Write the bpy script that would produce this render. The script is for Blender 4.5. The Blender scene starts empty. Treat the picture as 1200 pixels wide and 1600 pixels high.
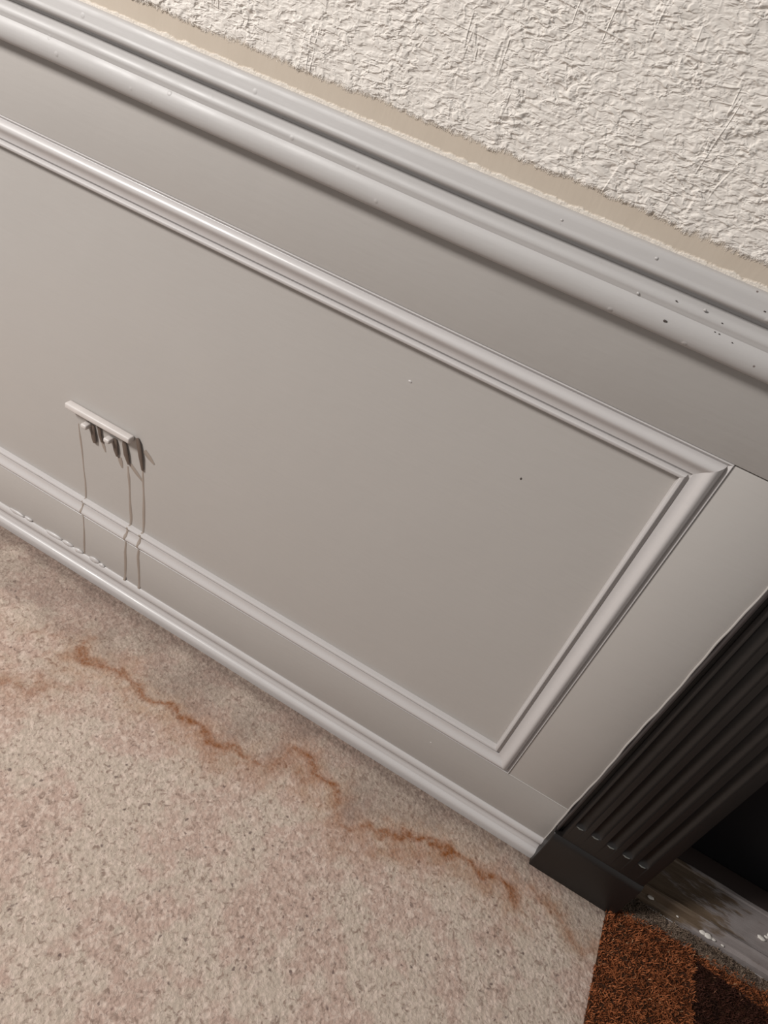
import bpy, bmesh, math, random
import numpy as np
from mathutils import Matrix, Vector
random.seed(4); rng = np.random.default_rng(4)
S = bpy.context.scene; C = S.collection

# ------------------------------------------------------------------ camera
cam_d = bpy.data.cameras.new('camera'); cam = bpy.data.objects.new('camera', cam_d); C.objects.link(cam)
Rm = [[0.861124827401224, -0.47042399727463213, 0.19278302420433482],
      [0.42875221143209674, 0.4682178544129189, -0.7726212409719586],
      [0.27319511859712814, 0.7479794807326733, 0.6048893482097214]]
M = Matrix(Rm).to_4x4(); M.translation = Vector((0, -0.762, 1.0958)); cam.matrix_world = M
cam_d.sensor_fit = 'HORIZONTAL'; cam_d.sensor_width = 36; cam_d.lens = 36*1086.76/1200
cam_d.clip_start = 0.01
S.camera = cam

# ------------------------------------------------------------------ world, lamps, exposure
wd = bpy.data.worlds.new('world'); S.world = wd; wd.use_nodes = True
wd.node_tree.nodes['Background'].inputs[0].default_value = (1.0, 0.975, 0.955, 1)
wd.node_tree.nodes['Background'].inputs[1].default_value = 0.29
def area(name, loc, target, size, energy, col):
    l = bpy.data.lights.new(name, 'AREA'); l.shape = 'DISK'; l.size = size; l.energy = energy; l.color = col
    o = bpy.data.objects.new(name, l); C.objects.link(o); o.location = loc
    o.rotation_euler = (Vector(target)-Vector(loc)).to_track_quat('-Z', 'Y').to_euler(); return o
area('ceiling_lamp_light', (-2.05, -1.50, 2.30), (-0.2, -0.1, 0.4), 0.60, 88, (1.0, 0.975, 0.95))
S.view_settings.view_transform = 'Standard'; S.view_settings.look = 'None'
S.view_settings.gamma = 1; S.view_settings.use_curve_mapping = False
S.view_settings.exposure = 0.0

# ------------------------------------------------------------------ node helpers
def mat(name):
    m = bpy.data.materials.new(name); m.use_nodes = True
    nt = m.node_tree; b = nt.nodes['Principled BSDF']
    return m, nt, b
class N:
    def __init__(s, nt): s.nt = nt
    def add(s, t, **k):
        n = s.nt.nodes.new(t)
        for a, v in k.items(): setattr(n, a, v)
        return n
    def link(s, a, b): s.nt.links.new(a, b)
    def coord(s, scale=(1,1,1), rot=(0,0,0)):
        g = s.add('ShaderNodeNewGeometry'); mp = s.add('ShaderNodeMapping')
        mp.inputs['Scale'].default_value = scale; mp.inputs['Rotation'].default_value = rot
        s.link(g.outputs['Position'], mp.inputs['Vector']); return mp.outputs[0]
    def noise(s, vec, scale, detail=3, rough=.5, dist=0):
        n = s.add('ShaderNodeTexNoise'); s.link(vec, n.inputs['Vector'])
        n.inputs['Scale'].default_value = scale; n.inputs['Detail'].default_value = detail
        n.inputs['Roughness'].default_value = rough; n.inputs['Distortion'].default_value = dist
        return n.outputs['Fac']
    def voro(s, vec, scale, out='Distance', feat='F1'):
        n = s.add('ShaderNodeTexVoronoi', feature=feat); s.link(vec, n.inputs['Vector'])
        n.inputs['Scale'].default_value = scale; return n.outputs[out]
    def math(s, op, a, b=None, c=None, clamp=False):
        n = s.add('ShaderNodeMath', operation=op); n.use_clamp = clamp
        for i, v in enumerate((a, b, c)):
            if v is None: continue
            if isinstance(v, (int, float)): n.inputs[i].default_value = v
            else: s.link(v, n.inputs[i])
        return n.outputs[0]
    def ramp(s, f, a, b, lo=0., hi=1.):
        n = s.add('ShaderNodeMapRange', interpolation_type='SMOOTHSTEP'); s.link(f, n.inputs[0])
        n.inputs[1].default_value = a; n.inputs[2].default_value = b
        n.inputs[3].default_value = lo; n.inputs[4].default_value = hi; return n.outputs[0]
    def mix(s, f, a, b):
        n = s.add('ShaderNodeMix', data_type='RGBA')
        for i, v in ((0, f), (6, a), (7, b)):
            if isinstance(v, (int, float)): n.inputs[i].default_value = v
            elif isinstance(v, tuple): n.inputs[i].default_value = (*v, 1)
            else: s.link(v, n.inputs[i])
        return n.outputs[2]
    def bump(s, h, dist, strength=1.):
        n = s.add('ShaderNodeBump'); n.inputs['Distance'].default_value = dist
        n.inputs['Strength'].default_value = strength; s.link(h, n.inputs['Height']); return n.outputs[0]
    def sep(s, vec):
        n = s.add('ShaderNodeSeparateXYZ'); s.link(vec, n.inputs[0]); return n.outputs
    def attr(s, name):
        n = s.add('ShaderNodeAttribute'); n.attribute_name = name; return n.outputs['Fac']

# ------------------------------------------------------------------ materials
def m_plaster():
    m, nt, b = mat('textured_cream_plaster'); q = N(nt); P = q.coord()
    z = q.sep(P)[2]
    edge = q.math('MULTIPLY', q.math('SUBTRACT', q.noise(q.coord((1, 1, .5)), 75, 5, .8), .5), 0.020)
    edge2 = q.math('MULTIPLY', q.math('SUBTRACT', q.noise(P, 9, 2), .5), 0.010)
    zz = q.math('ADD', q.math('ADD', z, edge), edge2)
    mask = q.ramp(zz, .9725, .9790)
    caulk = q.ramp(q.math('ADD', z, q.math('MULTIPLY', q.math('SUBTRACT', q.noise(P, 70, 3, .6), .5), .008)), .9572, .9550)
    # crinkle: ridged, warped noise at two scales + long trowel strokes
    n1 = q.noise(q.coord((.8, 1, 1.25), (0, .35, 0)), 52, 2, .5, .8)
    r1 = q.ramp(q.math('ABSOLUTE', q.math('SUBTRACT', n1, .5)), .17, .0)
    n2 = q.noise(q.coord((1, 1, 1.9), (0, .35, 0)), 92, 2, .55, .4)
    r2 = q.ramp(n2, .38, .62)
    sA = q.noise(q.coord((1, 1, .14), (0, .75, 0)), 26, 2, .5, 1.0)
    sB = q.noise(q.coord((.16, 1, 1), (0, -.35, 0)), 24, 2, .5, 1.0)
    st = q.math('MAXIMUM', q.ramp(q.math('ABSOLUTE', q.math('SUBTRACT', sA, .5)), .034, .0), q.ramp(q.math('ABSOLUTE', q.math('SUBTRACT', sB, .5)), .030, .0))
    stm = q.ramp(q.noise(P, 13, 2), .53, .6)
    h = q.math('ADD', q.math('MULTIPLY', r1, .48), q.math('MULTIPLY', r2, .62))
    h = q.math('MULTIPLY', h, q.ramp(q.noise(P, 22, 2), .34, .62, .45, 1.0))
    h = q.math('ADD', h, q.math('MULTIPLY', q.math('MULTIPLY', st, stm), .32))
    h = q.math('ADD', q.math('MULTIPLY', h, 1.25), .30)
    h = q.math('MULTIPLY', h, mask)
    hc = q.math('MULTIPLY', caulk, q.math('ADD', .3, q.math('MULTIPLY', q.noise(P, 120, 4, .7), .9)))
    brush = q.math('MULTIPLY', q.noise(q.coord((1, 1, .2)), 220, 2), .08)
    H = q.math('ADD', q.math('MAXIMUM', h, hc), brush)
    d = q.add('ShaderNodeDisplacement'); d.inputs['Midlevel'].default_value = 0; d.inputs['Scale'].default_value = .0021
    q.link(H, d.inputs['Height']); q.link(d.outputs[0], nt.nodes['Material Output'].inputs['Displacement'])
    m.displacement_method = 'BOTH'
    band = q.mix(q.noise(P, 30, 3), (.46, .39, .315), (.53, .455, .375))
    crm = q.mix(q.noise(P, 40, 3), (.63, .585, .535), (.69, .64, .59))
    col = q.mix(mask, band, crm); col = q.mix(q.math('MULTIPLY', caulk, .8), col, (.68, .625, .56))
    q.link(col, b.inputs['Base Color']); b.inputs['Roughness'].default_value = .85
    b.inputs['Specular IOR Level'].default_value = .25
    return m
def m_paint(name, col, rough=.33, chips=False):
    m, nt, b = mat(name); q = N(nt); P = q.coord()
    c2 = tuple(v*.955 for v in col)
    cc = q.mix(q.noise(P, 8, 3), c2, col)
    hgt = q.math('ADD', q.math('MULTIPLY', q.noise(q.coord((.12, 1, 1)), 160, 3), .6), q.math('MULTIPLY', q.noise(P, 28, 3), .8))
    if chips:
        sp = q.ramp(q.voro(P, 62), .085, .05)
        gate = q.ramp(q.sep(q.coord())[0], -.18, .05)
        pick = q.ramp(q.noise(P, 30, 2), .54, .6)
        sp = q.math('MULTIPLY', q.math('MULTIPLY', sp, gate), pick)
        cc = q.mix(sp, cc, (.16, .13, .12))
        lump = q.math('MULTIPLY', q.ramp(q.voro(q.coord((1.3, 1.3, 1.3)), 27), .13, .04), 1.2)
        hgt = q.math('ADD', hgt, lump)
    q.link(cc, b.inputs['Base Color'])
    q.link(q.ramp(q.noise(P, 18, 3), .3, .7, rough-.05, rough+.07), b.inputs['Roughness'])
    q.link(q.bump(hgt, .0006, .55), b.inputs['Normal'])
    return m
def m_carpet():
    m, nt, b = mat('pale_stained_carpet'); q = N(nt); P = q.coord()
    A = q.coord((1, 1, 1), (0, 0, .5))
    wn_ = q.add('ShaderNodeTexNoise'); q.link(P, wn_.inputs['Vector']); wn_.inputs['Scale'].default_value = 160
    va = q.add('ShaderNodeVectorMath', operation='MULTIPLY_ADD'); q.link(wn_.outputs['Color'], va.inputs[0]); va.inputs[1].default_value = (.008,)*3; q.link(P, va.inputs[2]); wv = va.outputs[0]
    big = q.ramp(q.math('ADD', q.noise(P, 8, 3), q.math('MULTIPLY', q.math('SUBTRACT', q.noise(P, 34, 2), .5), .5)), .42, .56)
    base = q.mix(big, (.48, .35, .29), (.51, .42, .345))
    base = q.mix(q.ramp(q.noise(A, 85, 3, .6, .6), .45, .68, 0, .75), base, (.66, .535, .455))
    base = q.mix(q.ramp(q.noise(q.coord((1, 1, 1), (0, 0, 1.2)), 105, 3, .6, .8), .50, .70, 0, .9), base, (.28, .20, .16))
    v = q.voro(A, 190, 'Color'); vs = q.sep(v)
    base = q.mix(q.math('MULTIPLY', q.ramp(vs[0], .8, 1.), .4), base, (.68, .56, .48))
    sp = q.math('MULTIPLY', q.ramp(q.voro(wv, 62), .20, .08), q.ramp(q.noise(P, 22, 2), .42, .56))
    base = q.mix(q.math('MULTIPLY', sp, .8), base, (.13, .09, .08))
    sp2 = q.math('MULTIPLY', q.ramp(q.voro(wv, 135), .26, .12), q.ramp(q.noise(A, 30, 2), .44, .56))
    base = q.mix(q.math('MULTIPLY', sp2, .6), base, (.22, .15, .13))
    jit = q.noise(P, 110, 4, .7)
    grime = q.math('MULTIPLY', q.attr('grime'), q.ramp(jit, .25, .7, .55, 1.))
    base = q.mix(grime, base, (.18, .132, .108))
    st = q.math('MULTIPLY', q.attr('stain'), q.ramp(jit, .30, .68, .45, 1.1))
    st = q.math('MINIMUM', st, 1.)
    halo = q.math('MULTIPLY', q.attr('halo'), q.ramp(q.noise(P, 45, 3), .3, .7, .4, 1.))
    base = q.mix(q.math('MULTIPLY', halo, .72), base, (.37, .205, .12))
    base = q.mix(st, base, (.22, .075, .022))
    q.link(base, b.inputs['Base Color']); b.inputs['Roughness'].default_value = .95
    b.inputs['Specular IOR Level'].default_value = .15
    h = q.math('ADD', q.noise(A, 230, 3, .7, 1.6), q.math('MULTIPLY', q.voro(A, 170), 1.0))
    q.link(q.bump(h, .0032, .55), b.inputs['Normal'])
    return m
def m_dark():
    m, nt, b = mat('dark_brown_gloss_paint'); q = N(nt); P = q.coord()
    q.link(q.mix(q.noise(P, 20, 3), (.0085, .0072, .0063), (.0120, .0092, .0083)), b.inputs['Base Color'])
    b.inputs['Roughness'].default_value = .42
    q.link(q.bump(q.noise(q.coord((1, 1, .1)), 120, 3), .0005, .4), b.inputs['Normal'])
    return m
def m_sill():
    m, nt, b = mat('worn_painted_wood'); q = N(nt); P = q.coord((.12, 1, 1))
    g = q.noise(P, 120, 5, .65, .5); w = q.noise(q.coord((.35, 1, 1)), 26, 4, .6)
    wood = q.mix(g, (.065, .040, .022), (.19, .135, .09))
    paint = q.mix(q.noise(q.coord(), 60, 3), (.21, .175, .165), (.30, .265, .255))
    x = q.sep(q.coord())[0]
    sel = q.ramp(q.math('ADD', w, q.math('MULTIPLY', q.math('SUBTRACT', x, .55), 1.2)), .42, .54)
    q.link(q.mix(sel, wood, paint), b.inputs['Base Color']); b.inputs['Roughness'].default_value = .55
    q.link(q.bump(q.math('ADD', g, sel), .0012, .7), b.inputs['Normal'])
    return m
def m_flat(name, col, rough=.6, spec=.4):
    m, nt, b = mat(name); q = N(nt)
    q.link(q.mix(q.noise(q.coord(), 60, 3), tuple(v*.85 for v in col), col), b.inputs['Base Color'])
    b.inputs['Roughness'].default_value = rough; b.inputs['Specular IOR Level'].default_value = spec
    return m
def m_pile(name, a, c, d):
    m, nt, b = mat(name); q = N(nt); g = q.add('ShaderNodeObjectInfo')
    r = q.attr('tuft')
    col = q.mix(q.ramp(r, 0., .8), a, c); col = q.mix(q.ramp(r, .93, 1.), col, d)
    q.link(col, b.inputs['Base Color']); b.inputs['Roughness'].default_value = .8
    b.inputs['Specular IOR Level'].default_value = .2
    return m
PLASTER = m_plaster()
PAINT = m_paint('grey_satin_paint', (.425, .397, .372), .38)
RAILP = m_paint('grey_satin_rail_paint', (.445, .425, .412), .52, True)
TRIMP = m_paint('pale_grey_gloss_trim_paint', (.52, .492, .480), .34)
CARPET = m_carpet(); DARK = m_dark(); SILL = m_sill()
BLACK = m_flat('black_door_paint', (.006, .006, .008), .5)
WHITE = m_flat('off_white_bracket_paint', (.62, .57, .54), .4)
BROWN = m_flat('prong_brown', (.13, .095, .075), .5)  # dark brown of the shapes below the bracket bar
DRIP_SHADE = m_flat('drip_and_shadow_brown', (.32, .265, .225), .45)  # dried drips and smears, also the painted shadow beside the bracket
FLECK = m_flat('white_paint_fleck', (.75, .70, .64), .5)
SILLD = m_flat('dark_stained_wood', (.045, .031, .027), .5)
HALL = m_flat('dark_hall_plaster', (.05, .045, .045), .8)

# ------------------------------------------------------------------ object helpers
def tag(o, label=None, cat=None, group=None, kind=None):
    if label: o['label'] = label
    if cat: o['category'] = cat
    if group: o['group'] = group
    if kind: o['kind'] = kind
    return o
def mesh(name, vs, fs, m, parent=None, smooth=False):
    me = bpy.data.meshes.new(name); me.from_pydata([tuple(v) for v in vs], [], fs)
    bm = bmesh.new(); bm.from_mesh(me); bmesh.ops.recalc_face_normals(bm, faces=bm.faces); bm.to_mesh(me); bm.free()
    me.materials.append(m)
    if smooth: me.polygons.foreach_set('use_smooth', [True]*len(me.polygons))
    o = bpy.data.objects.new(name, me); C.objects.link(o)
    if parent:
        o.parent = parent; o.matrix_parent_inverse = parent.matrix_world.inverted()
    return o
def empty(name, loc=(0,0,0)):
    o = bpy.data.objects.new(name, None); C.objects.link(o); o.location = loc; o.empty_display_size = .05
    o.matrix_world = Matrix.Translation(loc); return o
def autosmooth(o, ang=38):
    me = o.data; bm = bmesh.new(); bm.from_mesh(me)
    for f in bm.faces: f.smooth = True
    for e in bm.edges:
        if len(e.link_faces) == 2 and e.calc_face_angle(0) > math.radians(ang): e.smooth = False
    bm.to_mesh(me); bm.free(); return o
def box(name, a, b, m, parent=None, bev=0.0, seg=2):
    bm = bmesh.new(); bmesh.ops.create_cube(bm, size=1)
    for v in bm.verts:
        v.co = Vector([a[i] if v.co[i] < 0 else b[i] for i in range(3)])
    if bev: bmesh.ops.bevel(bm, geom=bm.edges[:], offset=bev, segments=seg, affect='EDGES', profile=.5)
    vs = [v.co.copy() for v in bm.verts]; bm.verts.index_update(); fs = [[v.index for v in f.verts] for f in bm.faces]; bm.free()
    o = mesh(name, vs, fs, m, parent)
    return autosmooth(o, 50) if bev else o
def arc(cx, cz, r, a0, a1, n):   # profile arc, degrees
    return [(cx+r*math.cos(math.radians(a0+(a1-a0)*i/n)), cz+r*math.sin(math.radians(a0+(a1-a0)*i/n))) for i in range(n+1)]
def sweep(name, rings, m, parent=None, ang=38, wob=0):
    """rings: list of closed rings of 3D points, joined and capped"""
    n = len(rings[0]); vs = [p for r in rings for p in r]; fs = []
    for i in range(len(rings)-1):
        for j in range(n): a = i*n+j; b = i*n+(j+1) % n; fs.append([a, b, b+n, a+n])
    fs.append(list(range(n))); fs.append([(len(rings)-1)*n+j for j in range(n)][::-1])
    return autosmooth(mesh(name, vs, fs, m, parent), ang)
def hsweep(name, prof, x0, x1, m, parent=None, step=.05, wav=.0, ang=38):
    """profile of (protrusion, z) swept along x; slight hand-made waviness"""
    k = max(1, int((x1-x0)/step)); rings = []
    for i in range(k+1):
        x = x0+(x1-x0)*i/k; w = wav*math.sin(x*7.3+.4)+wav*.6*math.sin(x*17+2)
        rings.append([(x, -p, z+w) for p, z in prof])
    return sweep(name, rings, m, parent, ang)
def tube(name, pts, radii, m, parent=None, seg=10, flat=1.0):
    rings = []
    for i, p in enumerate(pts):
        p = Vector(p); d = (Vector(pts[min(i+1, len(pts)-1)])-Vector(pts[max(i-1, 0)])).normalized()
        u = d.cross(Vector((0, 1, 0))); u = Vector((1, 0, 0)) if u.length < .1 else u.normalized(); w = u.cross(d)
        rings.append([p+u*(radii[i]*math.cos(2*math.pi*j/seg))+w*(radii[i]*flat*math.sin(2*math.pi*j/seg)) for j in range(seg)])
    return sweep(name, rings, m, parent, 60)

# ------------------------------------------------------------------ structure: upper wall
def grid_wall(name, x0, x1, z0, z1, step, m, y=0.0):
    nx = int(round((x1-x0)/step)); nz = int(round((z1-z0)/step))
    X, Z = np.meshgrid(np.linspace(x0, x1, nx+1), np.linspace(z0, z1, nz+1))
    co = np.stack([X, np.full_like(X, y), Z], -1).reshape(-1, 3)
    i = np.arange(nz)[:, None]*(nx+1)+np.arange(nx)[None]
    f = np.stack([i, i+1, i+nx+2, i+nx+1], -1).reshape(-1, 4)
    return co, f
def np_mesh(name, co, f, m, smooth=True, parent=None):
    me = bpy.data.meshes.new(name); k = f.shape[1]
    me.vertices.add(len(co)); me.vertices.foreach_set('co', co.astype(np.float32).ravel())
    me.loops.add(f.size); me.loops.foreach_set('vertex_index', f.astype(np.int32).ravel())
    me.polygons.add(len(f)); me.polygons.foreach_set('loop_start', np.arange(0, f.size, k, dtype=np.int32))
    me.update(calc_edges=True); me.validate()
    if smooth: me.polygons.foreach_set('use_smooth', np.ones(len(f), bool))
    me.materials.append(m); o = bpy.data.objects.new(name, me); C.objects.link(o)
    if parent: o.parent = parent
    return o
co, f = grid_wall('wall', -1.7, .268, .93, 1.75, .0014, PLASTER)
w = np_mesh('wall_back', co, f, PLASTER); tag(w, 'cream wall with rough textured plaster above the grey dado rail', kind='structure')

# ------------------------------------------------------------------ wainscot panelling
XL, XR = -1.7, .262
ZT, ZB, XO = .7845, .1480, .1565         # outer edges of the panel moulding
wn = empty('trim_1', (0, 0, 0)); tag(wn, 'grey painted wainscot panelling between dado rail and skirting', kind='structure')
def cut(name, a, b, bev=.0007): return box(name, a, b, PAINT, wn, bev, 2)
cut('top_rail', (XL, 0, ZT+.0002), (XR+.004, .02, .93))
cut('bottom_rail', (XL, 0, 0), (XR+.004, .0202, ZB-.0002))
cut('stile', (XO+.0002, .0001, ZB), (XR+.004, .0198, ZT-.0013))
box('backing', (XO-.01, .004, ZT-.01), (XR, .0195, ZT+.01), PAINT, wn)
box('panel', (XL, .006, ZB-.01), (XO+.01, .018, ZT+.01), PAINT, wn)
# moulding profile: (distance in from the outer edge, protrusion)
MP = [(0, -.012), (0, .0004), (.0004, .0014), (.0010, .0016), (.0040, -.0016), (.0046, -.0022), (.0052, -.0018)]
MP += [(.0060, .0020), (.0078, .0048), (.0100, .0066), (.0126, .0075), (.0148, .0072), (.0172, .0059), (.0200, .0037), (.0232, .0019), (.0266, .0010), (.0298, .0007)]
MP += [(.0306, -.0024), (.0338, -.0026), (.0348, .0022), (.0360, .0034), (.0384, .0034), (.0400, .0020), (.0408, -.0062), (.0408, -.012)]
def mould(name, A, B, inA, inB, k=24):
    rings = []
    A, B = Vector(A), Vector(B); inA, inB = Vector(inA), Vector(inB)
    for i in range(k+1):
        t = i/k; rings.append([A.lerp(B, t)+inA.lerp(inB, t)*u+Vector((0, -p, 0)) for u, p in MP])
    return sweep(name, rings, TRIMP, wn, 42)
mould('top_moulding', (XL, 0, ZT), (XO, 0, ZT), (0, 0, -1), (-1, 0, -1))
mould('side_moulding', (XO, 0, ZT), (XO, 0, ZB), (-1, 0, -1), (-1, 0, 1), 12)
mould('bottom_moulding', (XO, 0, ZB), (XL, 0, ZB), (-1, 0, 1), (0, 0, 1))
# thin paint line where rail meets stile at the bottom, and along the door casing
tube('paint_ridge', [(XO, -.0002, ZB), (XR, -.0002, ZB)], [.0009, .0009], PAINT, wn, 8)
pts = [(XR+.0028+.0009*math.sin(i*.37)+.0004*math.sin(i*1.3), -.0008, .004+i*.012) for i in range(77)]
tube('caulk_bead', pts, [.0017]*77, PAINT, wn, 8)

# dado rail
DP = [(-.01, .9525), (.006, .9525), (.0095, .9515), (.0115, .9490), (.0125, .945), (.0135, .938)]
DP += [(.0105+.0045*math.cos(t), .9335+.0045*math.sin(t)) for t in [math.radians(a) for a in range(40, -120, -20)]]
DP += [(.0040, .9262), (.0035, .9235), (.0060, .9215), (.0130, .9195), (.0160, .9165), (.0174, .9130), (.0172, .9110), (.0166, .9092), (.0166, .9080)]
DP += [(.0105+.0105*math.cos(t), .8935+.0150*math.sin(t)) for t in [math.radians(a) for a in range(58, -90, -12)]]
DP += [(.006, .8780), (-.01, .8780)]
rail = hsweep('trim_2', DP, XL, 1.25 if False else XR+.004, RAILP, None, .03, .0004)
tag(rail, 'glossy grey dado rail moulding with a rounded nose under the cream plaster', kind='structure')
# skirting bead at the floor
BP = [(-.0, .0640), (.0012, .0640), (.0035, .0615), (.0052, .0570), (.0060, .0520), (.0052, .0475), (.0030, .0440), (.0026, .0390), (.0030, .0340), (.0055, .0300)]
BP += [(.0040+.0090*math.cos(t), .0160+.0125*math.sin(t)) for t in [math.radians(a) for a in range(80, -10, -12)]]
BP += [(.0130, .010), (.0120, .0), (-.0, .0)]
BP = [(p_, z_*.80) for p_, z_ in BP]
bb = hsweep('baseboard_back', BP, XL, XR+.006, TRIMP, None, .03, .0004)
tag(bb, 'slim rounded grey skirting moulding along the stained carpet', kind='structure')

# ------------------------------------------------------------------ floor with stains
x0, x1, y0, y1, st = -1.8, 1.3, -1.3, .03, .004
nx = int((x1-x0)/st); ny = int((y1-y0)/st)
X, Y = np.meshgrid(np.linspace(x0, x1, nx+1), np.linspace(y0, y1, ny+1))
co = np.stack([X, Y, np.zeros_like(X)], -1).reshape(-1, 3)
ii = np.arange(ny)[:, None]*(nx+1)+np.arange(nx)[None]
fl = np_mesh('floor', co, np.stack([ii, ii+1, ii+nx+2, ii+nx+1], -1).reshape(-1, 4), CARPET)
tag(fl, 'pale speckled carpet with rust brown water stain rings near the skirting', kind='structure')
def vnoise(x, y, s, seed):
    r = np.random.default_rng(seed).random((64, 64)); u = x*s; v = y*s
    iu = np.floor(u).astype(int); iv = np.floor(v).astype(int); fu = u-iu; fv = v-iv
    fu = fu*fu*(3-2*fu); fv = fv*fv*(3-2*fv)
    g = lambda a, b: r[a % 64, b % 64]
    return (g(iu, iv)*(1-fu)+g(iu+1, iv)*fu)*(1-fv)+(g(iu, iv+1)*(1-fu)+g(iu+1, iv+1)*fu)*fv-.5
px, py = co[:, 0], co[:, 1]
wx = px+.018*vnoise(px, py, 30, 1)+.012*vnoise(px, py, 75, 2); wy = py+.022*vnoise(px, py, 30, 3)+.014*vnoise(px, py, 75, 4)
def seg_field(line, width):
    """line: (x, y, strength); returns gaussian-ish intensity"""
    out = np.zeros(len(px))
    for (ax, ay, s0, *w0), (bx, by, s1, *w1) in zip(line, line[1:]):
        dx, dy = bx-ax, by-ay; L = dx*dx+dy*dy
        t = np.clip(((wx-ax)*dx+(wy-ay)*dy)/L, 0, 1)
        d = np.hypot(wx-ax-t*dx, wy-ay-t*dy); s = s0+(s1-s0)*t
        out = np.maximum(out, s*np.exp(-(d/width)**2))
    return out
MAIN = [(-.602,-.125,.5),(-.597,-.150,.85),(-.561,-.159,.85),(-.515,-.130,.8),(-.480,-.133,.7),(-.444,-.153,.85),(-.366,-.138,.95),(-.310,-.142,.9),(-.286,-.152,.95),(-.250,-.138,.8),(-.232,-.135,.7),(-.200,-.132,.6),(-.185,-.085,.6),
        (-.150,-.080,.9),(-.111,-.099,1.),(-.085,-.100,1.),(-.073,-.115,.8),(-.045,-.150,.6),(-.020,-.150,.5),(0.,-.128,.75),(.037,-.112,1.),(.075,-.098,.95),(.111,-.088,1.),(.145,-.080,1.),(.179,-.074,.95),(.215,-.076,.95),(.252,-.081,1.),(.262,-.100,.6)]
LEFT = [(-.80,-.31,.3),(-.72,-.285,.4),(-.665,-.268,.8),(-.640,-.262,.6),(-.606,-.258,.6),(-.580,-.235,.55),(-.545,-.215,.3),(-.50,-.18,.25)]
LEFT2 = [(-.80,-.20,.2),(-.72,-.17,.3),(-.66,-.145,.35),(-.61,-.13,.4)]
EXTRA = [(-.60,-.225,.5),(-.61,-.18,.45),(-.60,-.15,.6)]
EXTRA2 = [(-.30,-.155,.4),(-.25,-.165,.55),(-.21,-.15,.6),(-.17,-.11,.7),(-.13,-.105,.55)]
EXTRA3 = [(-.06,-.135,.6),(-.02,-.175,.35),(.02,-.160,.45),(.07,-.125,.6),(.13,-.11,.55),(.19,-.10,.5),(.24,-.10,.45)]
RIGHT = [(.285,-.060,.6),(.305,-.062,.8),(.330,-.070,.7),(.350,-.088,.8),(.372,-.105,.75),(.395,-.100,.6),(.405,-.09,.6)]
stain = np.maximum.reduce([seg_field(MAIN, .0085), seg_field(LEFT, .010)*.8, seg_field(LEFT2, .008)*.6, seg_field(RIGHT, .011)*.75, seg_field(EXTRA, .018)*.5, seg_field(EXTRA2, .019)*.6, seg_field(EXTRA3, .018)*.55])
halo = np.maximum.reduce([seg_field([(a, b-.012, c) for a, b, c in MAIN], .042), seg_field(LEFT, .045), seg_field(RIGHT, .025), seg_field(LEFT2, .04)*.8])
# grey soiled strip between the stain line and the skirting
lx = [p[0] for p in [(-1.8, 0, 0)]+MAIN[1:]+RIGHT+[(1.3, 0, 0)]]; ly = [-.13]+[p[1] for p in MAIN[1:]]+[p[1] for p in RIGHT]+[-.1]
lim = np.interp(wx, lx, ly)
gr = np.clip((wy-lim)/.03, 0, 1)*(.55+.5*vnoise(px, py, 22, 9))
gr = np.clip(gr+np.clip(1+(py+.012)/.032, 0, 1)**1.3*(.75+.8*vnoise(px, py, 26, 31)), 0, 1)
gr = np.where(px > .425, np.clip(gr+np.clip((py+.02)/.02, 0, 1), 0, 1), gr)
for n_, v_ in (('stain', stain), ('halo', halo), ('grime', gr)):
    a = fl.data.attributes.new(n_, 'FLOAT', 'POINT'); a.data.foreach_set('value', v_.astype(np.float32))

# ------------------------------------------------------------------ door: casing, plinth, threshold, leaf
dr = empty('door_1', (.42, 0, 0)); tag(dr, 'dark brown doorway with fluted casing at right of the panelling', kind='structure')
CX0, CX1 = .2665, .4200
# casing cross-section (x, protrusion), flutes concave
def casing_section(fl_depth):
    s = [(CX0, -.02), (CX0, .0105), (CX0+.0006, .0115), (CX0+.0018, .0118), (CX0+.0028, .0110), (CX0+.0036, .0040), (CX0+.0095, .0040), (CX0+.0102, .0140), (CX0+.0112, .0160), (CX0+.0125, .0165)]
    for i in range(5):
        c = .2898+i*.0262; r = .0090
        for t in range(0, 13):
            a = math.pi*t/12; s.append((c-r*math.cos(a), .0165-fl_depth*math.sin(a)))
    s += [(CX1-.006, .0165), (CX1-.001, .0150), (CX1, .011), (CX1, -.02)]
    return s
rings = []
for z, dpt in [(.100, 0), (.1445, 0), (.1460, .0022), (.1490, .0045), (.154, .0060), (.163, .0072), (2.05, .0072)]:
    rings.append([(x, -p, z) for x, p in casing_section(dpt)])
cs = sweep('casing', rings, DARK, dr, 35)
o = box('side_light_strip', (CX0-.0007, -.0116, .1025), (CX0+.0024, .002, 2.05), m_flat('side_light_brown', (.034, .027, .027), .4), dr, .0006); o['label'] = 'added strip, side light painted as lighter brown on the casing'  # casing's left face lightened by colour, for light falling from the left
# pale glossy beads added as the glint at the foot of each flute
for i in range(5):
    c = .2898+i*.0262
    o = tube('flute_glint', [(c-.006, -.0158, .1440), (c-.001, -.0166, .1432), (c+.005, -.0162, .1440)], [.0008, .0015, .0009], m_flat('glint_pale', (.12, .12, .11), .2, .8) if i == 0 else bpy.data.materials['glint_pale'], cs, 8)
PP = [(-.02, 0), (.0120, 0), (.0135, .003), (.0135, .090), (.0150, .0960)]
PP = [(-.02, 0), (.0225, 0), (.0225, .0900), (.0215, .0945), (.0180, .1010), (.0166, .1020), (-.02, .1020)]
rings = [[(x, -p*s if p > 0 else -p, z) for p, z in PP] for x, s in ((.2650, .93), (.2662, 1), (.4130, 1), (.4195, .96))]
sweep('plinth_block', rings, DARK, dr, 30)
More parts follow.
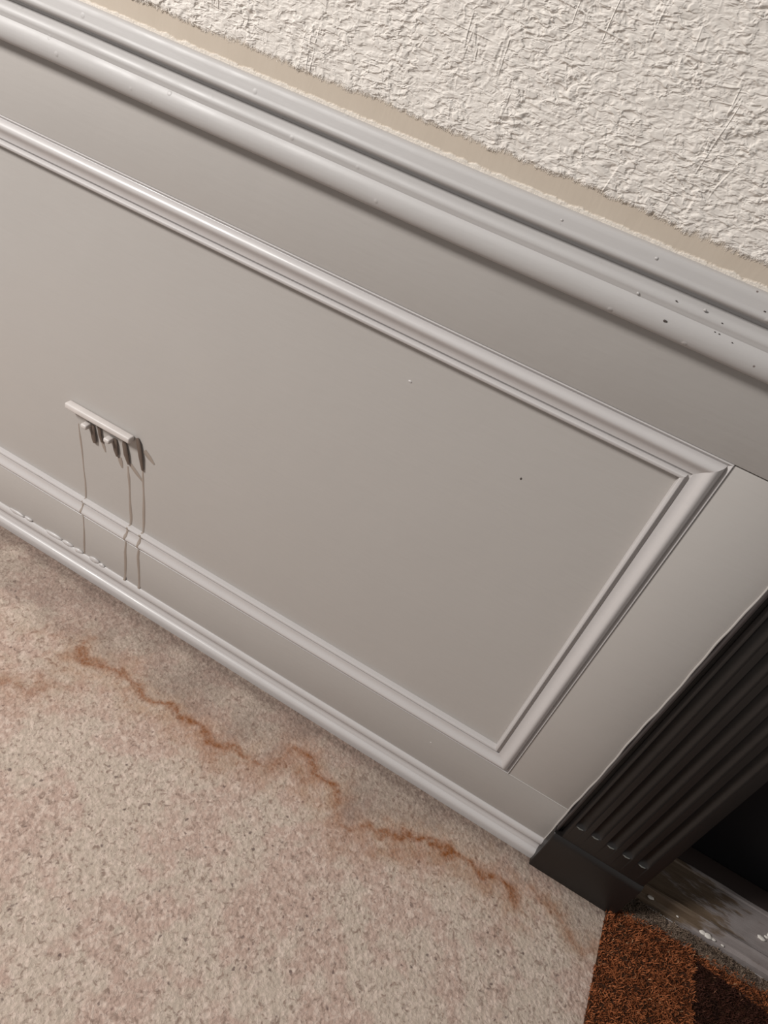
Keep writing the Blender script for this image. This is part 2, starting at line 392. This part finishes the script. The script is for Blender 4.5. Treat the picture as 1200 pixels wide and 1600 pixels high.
# jamb and leaf
box('jamb', (.395, .02, .0), (.4185, .22, 2.05), DARK, dr, .001)
box('door_leaf', (.42, .172, .012), (1.20, .212, 2.04), BLACK, dr, .002)
box('door_stop', (.4187, .150, .028), (.432, .1715, 2.04), DARK, dr, .001)
# threshold: front board, sloped painted tread with raised nosing, rear strip
TP = [(.030, 0), (.032, .010), (.040, .012), (.0415, .0270), (.0435, .0305), (.0475, .0310), (.0500, .0290), (.0560, .0282), (.1190, .0300), (.1215, .0322), (.1275, .0325), (.1290, .0310), (.1295, .0)]
rings = [[(x, y+.0006*math.sin(x*40+j), z+.0004*math.sin(x*55+2*j) if z > .001 else z) for j, (y, z) in enumerate(TP)] for x in np.linspace(.4205, 1.25, 60)]
th = sweep('threshold', rings, SILL, dr, 25); th['label'] = 'worn grey painted wooden threshold with bare patches'
box('sill_strip', (.4205, .1297, 0), (1.25, .1715, .0270), SILLD, dr, .0015)
for (x, y, z, s) in [(.470,.0385,.0155,.0045),(.5655,.0345,.0135,.0052),(.574,.0345,.0135,.0060),(.583,.0345,.0130,.0035),(.655,.0750,.0302,.0055),(.672,.0880,.0305,.0060),(.664,.082,.0303,.003),(.690,.098,.0305,.004),(.60,.034,.0128,.0022),(.52,.036,.013,.0018),(.706,.070,.0302,.003)]:
    bm = bmesh.new(); bmesh.ops.create_icosphere(bm, subdivisions=2, radius=s)
    for v in bm.verts:
        v.co *= 1+.35*(random.random()-.5); v.co = Vector((v.co.x*1.35+x, v.co.y*.8+y, v.co.z*.4+z))
    vs = [v.co.copy() for v in bm.verts]; bm.verts.index_update(); fs = [[v.index for v in f_.verts] for f_ in bm.faces]; bm.free()
    mesh('paint_fleck', vs, fs, FLECK, th, True)
# wall right of the doorway and lintel side, out of view, closes the opening
# ------------------------------------------------------------------ doormat
dm = empty('doormat', (.56, -.2, 0)); tag(dm, 'rust brown shaggy mat with a darker brown border in front of the threshold', 'mat')
MX0, MX1, MY0, MY1 = .4050, 1.00, -.60, -.004
SPLIT = .560
def top_edge(x): return np.interp(x, [.405, .44, .50, .56, .62, .8, 1.0], [-.012, -.004, .002, .004, .006, .010, .010])
nbx = 40
vb = [(x, y, z) for x in np.linspace(MX0+.002, MX1, nbx) for (y, z) in ((MY0, .0005), (float(top_edge(x))-.004, .0005), (float(top_edge(x))-.004, .004), (MY0, .004))]
fb = []
for i in range(nbx-1):
    for j in range(4): a = i*4+j; b = i*4+(j+1) % 4; fb.append([a, b, b+4, a+4])
fb += [[0, 1, 2, 3], [(nbx-1)*4+j for j in (3, 2, 1, 0)]]
bk = mesh('backing', vb, fb, m_flat('mat_backing', (.06, .028, .016), .95, .1), dm)
PR = m_pile('rust_pile', (.16, .045, .016), (.38, .125, .048), (.62, .34, .18))
PD = m_pile('dark_brown_pile', (.020, .008, .006), (.060, .020, .012), (.20, .09, .05))
def pile(name, n, xa, xb, m, hgt, seed, edge_fn, label):
    r = np.random.default_rng(seed)
    x = r.uniform(xa, xb, n); y = r.uniform(-.02 if name == 'frayed_edge' else MY0, .030 if name == 'frayed_edge' else .012, n)
    lim = edge_fn(x, y); x, y = x[lim], y[lim]; n = len(x)
    clump = vnoise(x, y, 130, seed+5); cl2 = vnoise(x, y, 60, seed+6)
    h = hgt*(.7+.5*r.random(n)+.5*clump); ang = r.uniform(0, 2*np.pi, n); lean = r.uniform(.15, .95, n)*h
    dx = np.cos(ang)*lean; dy = np.sin(ang)*lean-.25*h
    wa = r.uniform(0, 2*np.pi, n); wd_ = r.uniform(.00045, .0009, n); ux, uy = np.cos(wa)*wd_, np.sin(wa)*wd_
    P = np.zeros((n, 5, 3)); z0 = .003
    P[:, 0] = np.stack([x-ux, y-uy, np.full(n, z0)], -1); P[:, 1] = np.stack([x+ux, y+uy, np.full(n, z0)], -1)
    P[:, 2] = np.stack([x+dx*.35+ux, y+dy*.35+uy, z0+h*.6], -1); P[:, 3] = np.stack([x+dx*.35-ux, y+dy*.35-uy, z0+h*.6], -1)
    P[:, 4] = np.stack([x+dx, y+dy, z0+h*.92], -1)
    b = np.arange(n)[:, None]*5
    F = np.concatenate([b+np.array([[0, 1, 2]]), b+np.array([[0, 2, 3]]), b+np.array([[3, 2, 4]])])
    o = np_mesh(name, P.reshape(-1, 3), F, m, False, dm); o.matrix_parent_inverse = dm.matrix_world.inverted()
    t = np.clip(.5*r.random(n)+.35+.55*clump+.5*cl2, 0, .9); t[r.random(n) > .985] = 1.0
    a = o.data.attributes.new('tuft', 'FLOAT', 'POINT'); a.data.foreach_set('value', np.repeat(t, 5).astype(np.float32))
    o['kind'] = 'stuff'; o['label'] = label; return o
def in_mat(x, y): return (y < top_edge(x)+.004*vnoise(x, y, 90, 3)) & (x > MX0+.004*vnoise(x, y, 80, 8))
spl = lambda x, y: SPLIT+.010*vnoise(x, y, 70, 12)+np.clip(-(y+.0)*.02, 0, .02)
spl2 = lambda x, y: (x < spl(x, y)) | (y > -.012+.010*vnoise(x, y, 60, 14)-(x-.56)*.12)
pile('pile', 60000, MX0-.004, .80, PR, .0085, 21, lambda x, y: in_mat(x, y) & spl2(x, y) & (x < .80), 'rust brown pile')
pile('pile', 90000, SPLIT-.02, MX1, PD, .0085, 22, lambda x, y: in_mat(x, y) & ~spl2(x, y), 'dark brown pile')

PF = m_pile('frayed_pile', (.075, .052, .040), (.24, .175, .13), (.42, .33, .25))
pile('frayed_edge', 42000, .424, 1.0, PF, .0065, 33, lambda x, y: (y > top_edge(x)-.004+.012*vnoise(x, y, 80, 3)) & (y < np.minimum(.026, .5+0*x)) & (vnoise(x, y, 45, 17) > -.25), 'frayed grey brown edge')
# ------------------------------------------------------------------ bracket on the panel with drips
# (panel surface is at y = .006)
br = empty('wall_bracket', (-.70, .006, .37)); tag(br, 'small off-white bracket bar with hanging brown prongs fixed to the grey panel', 'bracket')
box('bar', (-.7695, -.0085, .3735), (-.6325, .006, .3850), WHITE, br, .0030, 3)
for x, z in ((-.729, .357), (-.680, .3545)):
    box('peg', (x-.0065, -.0085, z-.005), (x+.0065, .006, z+.004), WHITE, br, .003, 3)
def prong(pts, rad, m=BROWN, flat=.8): tube('prong', pts, rad, m, br, 10, flat)
prong([(-.7195, .0045, .360), (-.7190, .0030, .352), (-.7160, .0025, .338), (-.7135, .0030, .327)], [.0030, .0050, .0054, .0040], BROWN, .35)
prong([(-.7060, .0045, .370), (-.7055, .0030, .364), (-.7030, .0030, .349), (-.6990, .0035, .336)], [.0030, .0036, .0034, .0022], BROWN, .35)
prong([(-.6715, .0045, .358), (-.6705, .0030, .350), (-.6680, .0025, .337), (-.6650, .0035, .325)], [.0030, .0048, .0048, .0026], BROWN, .35)
prong([(-.6530, .0045, .366), (-.6510, .0030, .358), (-.6460, .0025, .340), (-.6400, .0035, .322)], [.0030, .0048, .0052, .0026], BROWN, .35)
prong([(-.6270, .0045, .384), (-.6230, .0030, .378), (-.6160, .0025, .352), (-.6110, .0035, .326)], [.0030, .0042, .0044, .0022], BROWN, .35)
for pts, w_ in (([(-.700, .0057, .336), (-.692, .0057, .318)], .0034), ([(-.662, .0057, .324), (-.655, .0057, .305)], .0046), ([(-.638, .0057, .322), (-.609, .0057, .300)], .0042), ([(-.612, .0057, .366), (-.590, .0057, .350)], .0050)):  # faint stains; the last patch paints the bracket's shadow cast to the right
    o = tube('smear_and_shadow', [pts[0], tuple((a_+b_)/2 for a_, b_ in zip(*pts)), pts[1]], [w_, w_, w_*.4], DRIP_SHADE, br, 10, .12); o['label'] = 'faint brown smear, the rightmost a painted shadow'
def surf(z):   # protrusion of the panelling face at height z in the bottom part
    if z > ZB+.041: return -.006
    if z < ZB: return 0 if z > .050 else .003
    u = z-ZB
    return np.interp(u, [m_[0] for m_ in MP[1:-1]], [m_[1] for m_ in MP[1:-1]])
for k, (xs, zs) in enumerate([((-.752, -.735, -.732, -.728), (.345, .225, .13, .052)), ((-.643, -.629, -.632, -.627), (.315, .206, .12, .050)), ((-.612, -.600, -.602, -.593), (.330, .209, .13, .046))]):
    pts = []; rr = []
    zz = np.concatenate([np.linspace(zs[0], .20, 12), np.linspace(.192, .146, 30), np.linspace(.140, zs[-1], 10)])
    for i, z in enumerate(zz):
        x = np.interp(-z, [-v for v in zs], xs)+.0005*math.sin(z*70+k)
        pts.append((x, -surf(z)-.0001, z)); rr.append([.0018, .0026, .0026][k]*(1+.25*math.sin(i*.7+k))*(.6 if i < 2 else 1)*(1.25 if i > len(zz)-5 else 1))
    o = tube('dried_drip', pts, rr, DRIP_SHADE, br, 8, .2)
    o['label'] = ['faint left drip', 'middle brown drip', 'right brown drip'][k]

# ------------------------------------------------------------------ chips and lumps in the paint
def lump(parent, name, m, c, r3, seed):
    rr = random.Random(seed); bm = bmesh.new(); bmesh.ops.create_icosphere(bm, subdivisions=2, radius=1)
    for v in bm.verts:
        k = 1+.25*(rr.random()-.5); v.co = Vector([c[i]+v.co[i]*r3[i]*k for i in range(3)])
    vs = [v.co.copy() for v in bm.verts]; bm.verts.index_update(); fs = [[v.index for v in f_.verts] for f_ in bm.faces]; bm.free()
    return mesh(name, vs, fs, m, parent, True)
CHIP = m_flat('dark_chip', (.07, .055, .05), .7)
for i, (x, y, z, s_) in enumerate([(.018,-.0172,.9169,.0010),(.018,-.0212,.8964,.0020),(.0938,-.0135,.9387,.0012),(.028,-.017,.9045,.0007),(.066,-.0172,.9150,.0009),(.0645,-.018,.9052,.0008),(.069,-.018,.9050,.0009),(.0835,-.0195,.9030,.0008)]):
    lump(rail, 'chip', CHIP, (x, y, z), (s_*1.1, .0004, s_*.6), i)
for i, (x, y, z, s_) in enumerate([(.046,-.0165,.9195,.0022),(-.018,-.0128,.9440,.0024),(-.118,-.0130,.9422,.0018),(-.018,-.0172,.9090,.0022)]):
    lump(rail, 'paint_lump', RAILP, (x, y, z), (s_*.8, s_*.35, s_*.65), 20+i)
lump(wn, 'paint_lump', TRIMP, (-.2178, .0060, .6979), (.0026, .0008, .0018), 40)
lump(wn, 'chip', CHIP, (-.0399, .0060, .6458), (.0014, .0006, .0018), 41)
lump(wn, 'paint_lump', TRIMP, (.025, .0003, .112), (.0022, .0008, .0018), 42)
for i, (x, z, a_, b_) in enumerate([(-.805,.0515,.022,.0060),(-.770,.0525,.014,.0055),(-.742,.0510,.012,.0060),(-.702,.0525,.013,.0065),(-.684,.0505,.008,.0050),(-.90,.051,.02,.005),(-.87,.054,.010,.004)]):
    lump(bb, 'paint_lump', TRIMP, (x, -.0012, z), (a_, .0032, b_), 60+i)
for i, (x, a_) in enumerate([(-.835, .020), (-.802, .014), (-.60, .006), (-.87, .008)]):
    lump(wn, 'paint_lump', TRIMP, (x, -.0015, ZB+.0375), (a_, .0022, .0022), 80+i)
